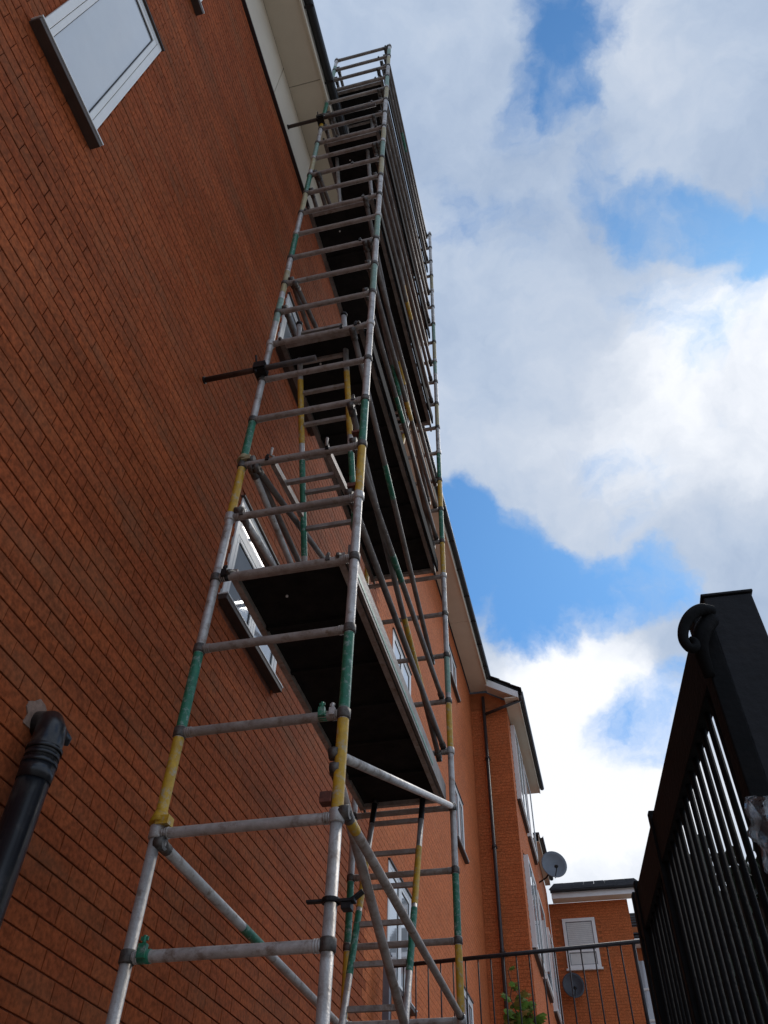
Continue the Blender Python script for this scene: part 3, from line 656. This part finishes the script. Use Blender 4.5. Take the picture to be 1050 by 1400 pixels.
# ------------------------------------------------------------------ platforms (lie on the rungs)
PLAB = {4: 'lowest dark plywood platform of the scaffold tower, seen from below', 9: 'second platform up the scaffold tower, above the inner ladder with yellow stiles',
        14: 'third platform up, just below the cladding line', 18: 'fourth platform up, above the ladder near the top', 22: 'topmost platform of the scaffold tower under the open top rungs'}
for P in (4, 9, 14, 18, 22):
    z = zk(P)+.03; X0, X1 = -1.765, -1.085
    t = thing('scaffold_platform', PLAB[P], 'platform', (X0, Y1, z), 'platforms on the scaffold tower')
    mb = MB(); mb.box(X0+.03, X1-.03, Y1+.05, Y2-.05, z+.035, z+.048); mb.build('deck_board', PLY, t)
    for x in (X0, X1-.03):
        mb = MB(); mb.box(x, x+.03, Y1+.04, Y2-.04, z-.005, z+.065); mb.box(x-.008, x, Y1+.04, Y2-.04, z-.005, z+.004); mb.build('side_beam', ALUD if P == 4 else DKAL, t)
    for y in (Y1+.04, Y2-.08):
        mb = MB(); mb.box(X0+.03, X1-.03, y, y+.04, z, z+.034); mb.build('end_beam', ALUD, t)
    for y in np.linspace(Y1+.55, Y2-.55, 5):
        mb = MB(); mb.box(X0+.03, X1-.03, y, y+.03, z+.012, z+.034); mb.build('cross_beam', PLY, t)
    for x in (X0+.015, X1-.015):
        for y, d in ((Y1, 1), (Y2, -1)):
            mb = MB(); mb.path([(x, y+d*.06, z+.02), (x, y+d*.03, z+.03), (x, y, z+.012), (x, y-d*.03, z-.012), (x, y-d*.035, z-.035)], .012, 8); mb.build('hook', COLLAR, t)
    for q_ in range(1):
        mb = MB(); mb.tube((X0+.25+.2*q_, Y1+.3, z+.026), (X0+.25+.2*q_, Y1+.3, z+.036), .008, 8); mb.build('rivet', WHITE, t)
    # toe board on the outer edge
    mb = MB(); mb.box(X1+.012, X1+.032, Y1+.06, Y2-.06, z-.01, z+.14); mb.build('toe_board', PLY if P != 4 else DKAL, t)
    if P == 4:
        mb = MB(); mb.box(X1+.0325, X1+.035, Y1+.1, Y2-.6, z+.02, z+.05); mb.build('green_stripe', GRN, t)
# ------------------------------------------------------------------ ladders
def ladder(label, a0, a1, x0, x1, r=.0225, bands=None, flip=False):
    # a0 = (y,z) foot, a1 = (y,z) top
    L = math.hypot(a1[0]-a0[0], a1[1]-a0[1]); t = thing('ladder', label, 'ladder', ((x0+x1)/2, a0[0], a0[1]), 'ladders inside the scaffold tower')
    pt = lambda x, s_: Vector((x, a0[0]+(a1[0]-a0[0])*s_/L, a0[1]+(a1[1]-a0[1])*s_/L))
    for x in (x0, x1):
        mb = MB(); mb.tube(pt(x, 0), pt(x, L), r, 12); so_ = mb.build('stile', ALU, t)
        for (s0, s1, m_) in bands or []:
            mb = MB(); mb.tube(pt(x, s0), pt(x, s1), r+.0012, 12, caps=False); bb = mb.build('colour_band', m_, so_); bb['label'] = 'yellow painted band' if m_ is YEL else ('green painted band' if m_ is GRN else 'dark cap')
    n = int(L/.30)
    me = MB().beam((x0+r, 0, 0), (x1-r, 0, 0), .028, .032).mesh('rung', (x0, 0, 0)); me.materials.append(ALUD)
    for i in range(n):
        p = pt(x0, .22+i*.30); inst('rung', me, t, p)
    for x in (x0, x1):
        mb = MB(); p = pt(x, L); mb.tube(p, p+Vector((0, 0, .03)), r+.006, 12); mb.build('end_cap', DARKM, t)
ladder('lowest ladder from the ground to the first platform, yellow and green stiles', (4.40, .03), (6.03, 4.70), -1.633, -1.235, bands=[(3.45, 3.92, GRN), (3.95, 4.45, YEL), (4.72, 4.93, DARKM)])
ladder('second ladder, yellow and green stiles, rising to the second platform', (4.30, 4.74), (3.22, 7.55), -1.67, -1.28, bands=[(.9, 1.7, GRN), (1.85, 2.45, YEL)])
ladder('third ladder between the second and third platforms', (4.9, 7.24), (5.9, 9.9), -1.67, -1.28, bands=[(.6, 1.1, GRN), (1.2, 1.6, YEL)])
ladder('fourth ladder, bare metal, between the third and fourth platforms', (4.25, 9.74), (3.25, 12.0), -1.67, -1.28)
ladder('top ladder, bare metal, under the topmost platform', (4.3, 11.74), (3.5, 14.0), -1.72, -1.36)
# short stand-off frame hooked on the near rung
t = thing('hatch_frame', 'short bare metal frame hooked on the sixth rung in front of the inner ladder', 'frame', (-1.43, Y1, zk(6)))
for x in (-1.626, -1.243):
    mb = MB(); mb.beam((x, Y1+.02, zk(6)+.0), (x, Y1+.60, zk(6)+.10), .032, .05); mb.path([(x, Y1+.05, zk(6)+.02), (x, Y1-.0, zk(6)+.045), (x, Y1-.04, zk(6)+.01), (x, Y1-.035, zk(6)+.09)], .010, 6); mb.build('side_arm', ALUD, t)
for s_ in (.24, .55):
    mb = MB(); mb.beam((-1.61, Y1+s_, zk(6)+.17*s_), (-1.259, Y1+s_, zk(6)+.17*s_), .03, .03); mb.build('cross_bar', ALUD, t)

# ------------------------------------------------------------------ wall ties
def tie(label, x0, x1, y, z, xc):
    t = thing('wall_tie', label, 'tie bar', (xc, y, z), 'tie bars to the wall')
    mb = MB(); mb.tube((x0, y, z), (x1, y, z+.0), .0225, 14); mb.build('tie_tube', RUSTY, t)
    mb = MB(); mb.tube((x0-.012, y, z), (x0+.001, y, z), .03, 14); mb.build('end_plug', DARKM, t)
    mb = MB(); mb.tube((xc-.035, y, z), (xc+.035, y, z), .038, 12); mb.box(xc-.045, xc+.045, y-.03, y+.10, z-.045, z-.02); mb.box(xc-.045, xc+.045, y-.045, y-.0, z-.03, z+.04)
    mb.tube((xc-.03, y-.02, z+.03), (xc-.035, y-.05, z+.12), .008, 8); mb.tube((xc-.03, y-.02, z-.03), (xc-.01, y-.04, z-.1), .01, 8); mb.tube((xc, y+.06, z-.06), (xc, y+.06, z+.06), .034, 12)
    mb.build('double_coupler', DARKM, t)
RUSTY = mat('brown_rusty_tube', (.10, .065, .05), .6, .4, col2=(.05, .035, .03), scale=18, bump=.3)
tie('lower brown tie bar running from the left standard to the brick wall', W+.012, -1.40, Y1-.062, 6.72, XL)
tie('upper brown tie bar reaching the beige cladding near the top', W+.037, -1.12, Y1-.062, 12.36, XL)

# ------------------------------------------------------------------ black soil pipe at lower left
sp = thing('soil_pipe', 'thick black plastic soil pipe with an elbow going into the brick wall', 'drainpipe', (-2.19, 2.70, 0))
px, py = -2.195, 2.665
mb = MB(); mb.tube((px, py, 0), (px, py, 3.30), .068, 28); mb.build('pipe', BLACKP, sp)
mb = MB(); mb.path([(px, py, 3.26), (px, py, 3.38), (px-.008, py+.008, 3.44), (px-.035, py+.02, 3.485), (W+.0, py+.03, 3.50)], [.068, .069, .068, .066, .062], 28); mb.build('elbow', BLACKP, sp)
mb = MB()
for z_, r_ in ((3.27, .0755), (3.305, .073), (3.335, .0765)): mb.tube((px, py, z_), (px, py, z_+.018), r_, 28)
mb.tube((px, py, 3.2), (px, py, 3.27), .071, 28, .074); mb.build('socket_ring', BLACKP, sp)
mb = MB(); mb.path([(px-.01, py+.03, 3.44), (px+.02, py+.055, 3.455), (px+.03, py+.075, 3.44), (px+.02, py+.085, 3.42)], [.035, .032, .026, .02], 9); mb.build('access_cap', BLACKP, sp, bevel=.003)
mb = MB(); pts = []
for i in range(14):
    a_ = 2*math.pi*i/14; r_ = .072*(1+.7*mnoise.noise(Vector((i*1.3, 0, 0)))); pts.append((py+.0+r_*math.cos(a_)*1.25, 3.525+r_*math.sin(a_)))
vs = [(W+.006, a_, b_) for a_, b_ in pts]+[(W-.01, a_, b_) for a_, b_ in pts]; n = 14
mb.add(vs, [tuple(range(n))]+[(i, i+n, (i+1) % n+n, (i+1) % n) for i in range(n)]); mb.build('mortar_patch', CEM, sp)

# ------------------------------------------------------------------ landing with railing, beyond the tower
ln = thing('concrete_landing', 'raised concrete landing beyond the tower carrying the thin railing', 'landing', (-1, 10, 0))
mb = MB(); mb.box(W+.01, .45, 8.95, 11.2, 3.2, 3.38); mb.build('slab', CONC, ln)
for x in (-2.0, .2):
    for y in (9.2, 11.0): mb = MB(); mb.box(x, x+.2, y-.1, y+.1, 0.03, 3.198); mb.build('pillar', CONC, ln)
rl = thing('metal_railing', 'thin dark metal railing with round balusters crossing in front of the far wing', 'railing', (-1, 9, 3.38))
za, zb = 4.405, 4.508
mb = MB(); mb.tube((-2.25, 9, za), (.40, 9, zb), .021, 12); mb.build('handrail', RAILM, rl)
mb = MB(); mb.tube((-2.25, 9, 3.50), (.40, 9, 3.50), .012, 8); mb.build('bottom_rail', RAILM, rl)
x = -2.2
while x < .36:
    zt = za+(zb-za)*(x+2.25)/2.65
    mb = MB(); mb.tube((x, 9, 3.38), (x, 9, zt), .0075 if abs(x-.33) > .07 else .018, 8); mb.build('baluster', RAILM, rl); x += .131
np_ = thing('post', 'grey square post against the wall at the railing end', 'post', (-2.18, 8.8, 3.3))
mb = MB(); mb.box(-2.235, -2.165, 8.78, 8.85, 0.03, 4.45); mb.build('shaft', LEAD, np_, bevel=.004)
mb = MB(); mb.box(-2.245, -2.155, 8.77, 8.86, 4.451, 4.465); mb.build('cap', LEAD, np_)
# climbing vine
vine = thing('climbing_vine', 'straggly vine with green and yellowing leaves growing up behind the railing', 'plant', (-.95, 9.6, 3.38))
stems = MB(); lf = MB(); ly = MB()
def leaf(mbx, c, size, nrm_):
    q = Vector(nrm_).normalized().to_track_quat('Z', 'Y'); a0 = random.uniform(0, 6.28)
    pr = [(0, -.5), (.28, -.42), (.5, -.05), (.3, .05), (.38, .38), (.12, .3), (0, .6), (-.12, .3), (-.38, .38), (-.3, .05), (-.5, -.05), (-.28, -.42)]
    vs = [c + q @ Vector((0, 0, .02*size))]
    for (u, v) in pr:
        uu = u*math.cos(a0)-v*math.sin(a0); vv = u*math.sin(a0)+v*math.cos(a0)
        vs.append(c + q @ Vector((uu*size, vv*size, -.22*size*(uu*uu+vv*vv)*random.uniform(.5, 1.8))))
    mbx.add(vs, [(0, 1+i, 1+(i+1) % 12) for i in range(12)], False)
leafpos = []
for sidx, (sx, top) in enumerate(((-1.06, 4.48), (-.97, 4.30), (-.86, 4.22), (-.80, 4.02), (-1.0, 4.1), (-1.1, 4.02), (-.74, 3.95), (-.9, 4.0))):
    pts = []; x_ = -.93
    for i in range(9):
        f_ = i/8; pts.append((x_+(sx-x_)*f_+.03*math.sin(i*1.9+sidx), 9.62+.05*math.sin(i*1.3+sidx*2), 3.55+(top-3.55)*f_))
    stems.path(pts, [.008-.0005*i for i in range(9)], 6)
    for i in range(2, 9):
        for _ in range(3 if pts[i][2] < 4.1 else 2):
            if random.random() < .15: continue
            c = Vector(pts[i])+Vector((random.uniform(-.08, .08), random.uniform(-.08, .08), random.uniform(-.04, .06)))
            leaf(ly if random.random() < .22 else lf, c, random.uniform(.07, .14), (random.uniform(-.4, .4), -.6, random.uniform(-.2, .9)))
stems.build('stem', STEM, vine); lf.build('foliage', LEAF, vine, kind='stuff'); ly.build('yellow_foliage', LEAFY, vine, kind='stuff')
pt_ = thing('plant_pot', 'terracotta pot on the landing holding the vine', 'pot', (-.93, 9.62, 3.38))
mb = MB(); mb.tube((-.93, 9.62, 3.381), (-.93, 9.62, 3.55), .11, 20, .15); mb.build('pot_body', POT, pt_); mb = MB(); mb.tube((-.93, 9.62, 3.551), (-.93, 9.62, 3.59), .165, 20); mb.build('rim', POT, pt_)

# ------------------------------------------------------------------ barred gate / fence on the right
fd = Vector((-.1118, .9937, 0)); fn_ = Vector((.9937, .1118, 0)); O = Vector((.33, 1.6, 0))
def fp(s_, u, z): return O + fd*s_ + fn_*u + Vector((0, 0, z))
def fbox(mb, s0, s1, u0, u1, z0, z1):
    vs = [fp(s_, u, z) for z in (z0, z1) for s_ in (s0, s1) for u in (u0, u1)]
    return mb.add(vs, [(0,2,3,1),(4,5,7,6),(0,1,5,4),(2,6,7,3),(0,4,6,2),(1,3,7,5)])
fe = thing('metal_fence', 'tall dark painted metal fence of close round bars at the right, seen steeply from below', 'fence', (.33, 1.6, 0))
mb = MB(); fbox(mb, .02, 1.63, -.016, .016, 2.635, 2.775); mb.build('top_rail', FENCEM, fe, bevel=.003)
mb = MB(); fbox(mb, .02, 1.63, -.016, .016, .15, .20); mb.build('bottom_rail', FENCEM, fe, bevel=.003)
mb = MB(); fbox(mb, 1.60, 1.64, -.02, .02, .0, 2.80); mb.build('end_stile', FENCEM, fe, bevel=.003)
mb = MB(); fbox(mb, -.035, .015, -.02, .02, .1, 2.79); mb.build('near_stile', FENCEM, fe, bevel=.003)
mb = MB(); fbox(mb, .955, .985, -.022, .015, .0, 2.80); mb.build('middle_post', FENCEM, fe, bevel=.003)
mb = MB(); fbox(mb, 1.50, 1.53, -.022, .015, .0, 2.80); mb.build('middle_post', FENCEM, fe, bevel=.003)
bar_me = MB().tube((0, 0, .2), (0, 0, 2.636), .0075, 10).mesh('bar'); bar_me.materials.append(FENCEM)
s_ = .075
while s_ < 1.6:
    inst('bar', bar_me, fe, fp(s_, random.uniform(-.001, .001), 0)); s_ += .0672
gp = thing('gate_post', 'thick dark square post at the right edge taller than the barred fence', 'post', (.39, 1.55, 0))
M_ = Matrix.Translation((.405, 1.625, 0)) @ Matrix.Rotation(math.radians(2.0), 4, 'Z')
mb = MB(); mb.box(-.054, .054, -.05, .05, 0, 2.84, M_); mb.build('shaft', POSTM, gp, bevel=.004)
mb = MB(); mb.box(-.058, .058, -.054, .054, 2.841, 2.848, M_); mb.build('cap', POSTM, gp, bevel=.002)
mb = MB(); mb.box(-.062, -.0545, -.045, -.012, .2, 2.70, M_); mb.build('edge_strip', mat('rust_brown_strip', (.055, .035, .03), .6, .2, var=.4, scale=20, bump=.3), gp, bevel=.001)
def spline(pts, rs, n=6):
    P = [Vector(p) for p in pts]; P = [P[0]*2-P[1]]+P+[P[-1]*2-P[-2]]; out_, ro = [], []
    for i in range(1, len(P)-2):
        for k in range(n):
            t = k/n; a_, b_, c_, d_ = P[i-1:i+3]
            out_.append(.5*((2*b_)+(c_-a_)*t+(2*a_-5*b_+4*c_-d_)*t*t+(3*b_-a_-3*c_+d_)*t**3)); ro.append(rs[i-1]*(1-t)+rs[i]*t)
    return out_+[P[-2]], ro+[rs[-1]]
hb = MB()
hb.path(*spline([(.352, 1.53, 2.765), (.325, 1.51, 2.757), (.297, 1.50, 2.735), (.277, 1.50, 2.705), (.270, 1.50, 2.675), (.277, 1.50, 2.652), (.290, 1.503, 2.655), (.293, 1.507, 2.672), (.285, 1.51, 2.682)], [.013, .014, .013, .012, .011, .010, .009, .008, .007]), 16)
hb.path(*spline([(.345, 1.54, 2.75), (.318, 1.53, 2.71), (.306, 1.54, 2.67), (.312, 1.57, 2.62)], [.020, .019, .016, .012]), 14)
hb.build('curled_bracket', FENCEM, gp)
# crumpled clear plastic caught between post and bars
pl = MB(); n = 26; vs = []; fs = []
for i in range(n):
    for j in range(n):
        u, v = i/(n-1), j/(n-1); P = Vector((u*4, v*4, 1.3))
        d1 = mnoise.noise(P*1.1)*.028+mnoise.noise(P*2.2)*.012; d2 = mnoise.noise(P*1.7+Vector((5, 2, 1)))*.02
        wid = .055*(.35+.65*math.sin(math.pi*min(1, .25+v*.8)))
        vs.append((.318+(u-.5)*wid*1.3+d2, 1.49+d1, 2.31-.19*v+d1*.6))
for i in range(n-1):
    for j in range(n-1): fs.append((i*n+j, i*n+j+1, (i+1)*n+j+1, (i+1)*n+j))
pl.add(vs, fs, True); o = pl.build('plastic_film', PLAST, base=(.32, 1.5, 2.15)); tag(o, 'crumpled clear plastic film caught between the thick post and the bars', 'plastic film')
so2 = o.modifiers.new('thick', 'SOLIDIFY'); so2.thickness = .0006
rp = MB(); rp.path([(.30, 1.49, 2.14), (.33, 1.47, 2.13), (.36, 1.48, 2.135)], .016, 10); rp.path([(.30, 1.49, 2.14), (.295, 1.52, 2.1), (.30, 1.55, 2.0)], .012, 8)
o = rp.build('rubber_tie', DARKM, base=(.33, 1.48, 2.13)); tag(o, 'black rubber tie under the crumpled plastic on the thick post', 'tie')

# ------------------------------------------------------------------ dark hedge beyond the fence
hd = thing('evergreen_hedge', 'dense dark evergreen hedge glimpsed through the barred fence', 'hedge', (1.3, 6.8, 0))
mb = MB(); mb.box(.75, 2.2, 5.4, 8.2, 0.03, 3.62); mb.build('inner_branches', STEM, hd)
nl = 9000; hl = MB()
for i in range(nl):
    f_ = random.random()
    x = random.uniform(.6, 2.35); y = random.uniform(5.2, 8.4); z = random.uniform(.1, 3.75)
    k = random.choice('xyzx')
    if k == 'x': x = .62+random.gauss(0, .06)
    elif k == 'y': y = 5.25+random.gauss(0, .06)
    else: z = 3.7+random.gauss(0, .06)
    c = Vector((x, y, z)); q = Vector((random.gauss(0, 1), random.gauss(0, 1), random.gauss(0, 1))).normalized().to_track_quat('Z', 'Y'); s_ = random.uniform(.03, .06)
    hl.add([c+q @ Vector(p)*s_ for p in ((-.5, -1, 0), (.5, -1, .1), (.6, .6, 0), (0, 1.1, -.1), (-.6, .6, .1))], [(0,1,2,3,4)])
me = hl.mesh('foliage', root_loc(hd)); me.materials.append(HEDGE); o = bpy.data.objects.new('foliage', me); COL.objects.link(o); o.parent = hd; o['kind'] = 'stuff'
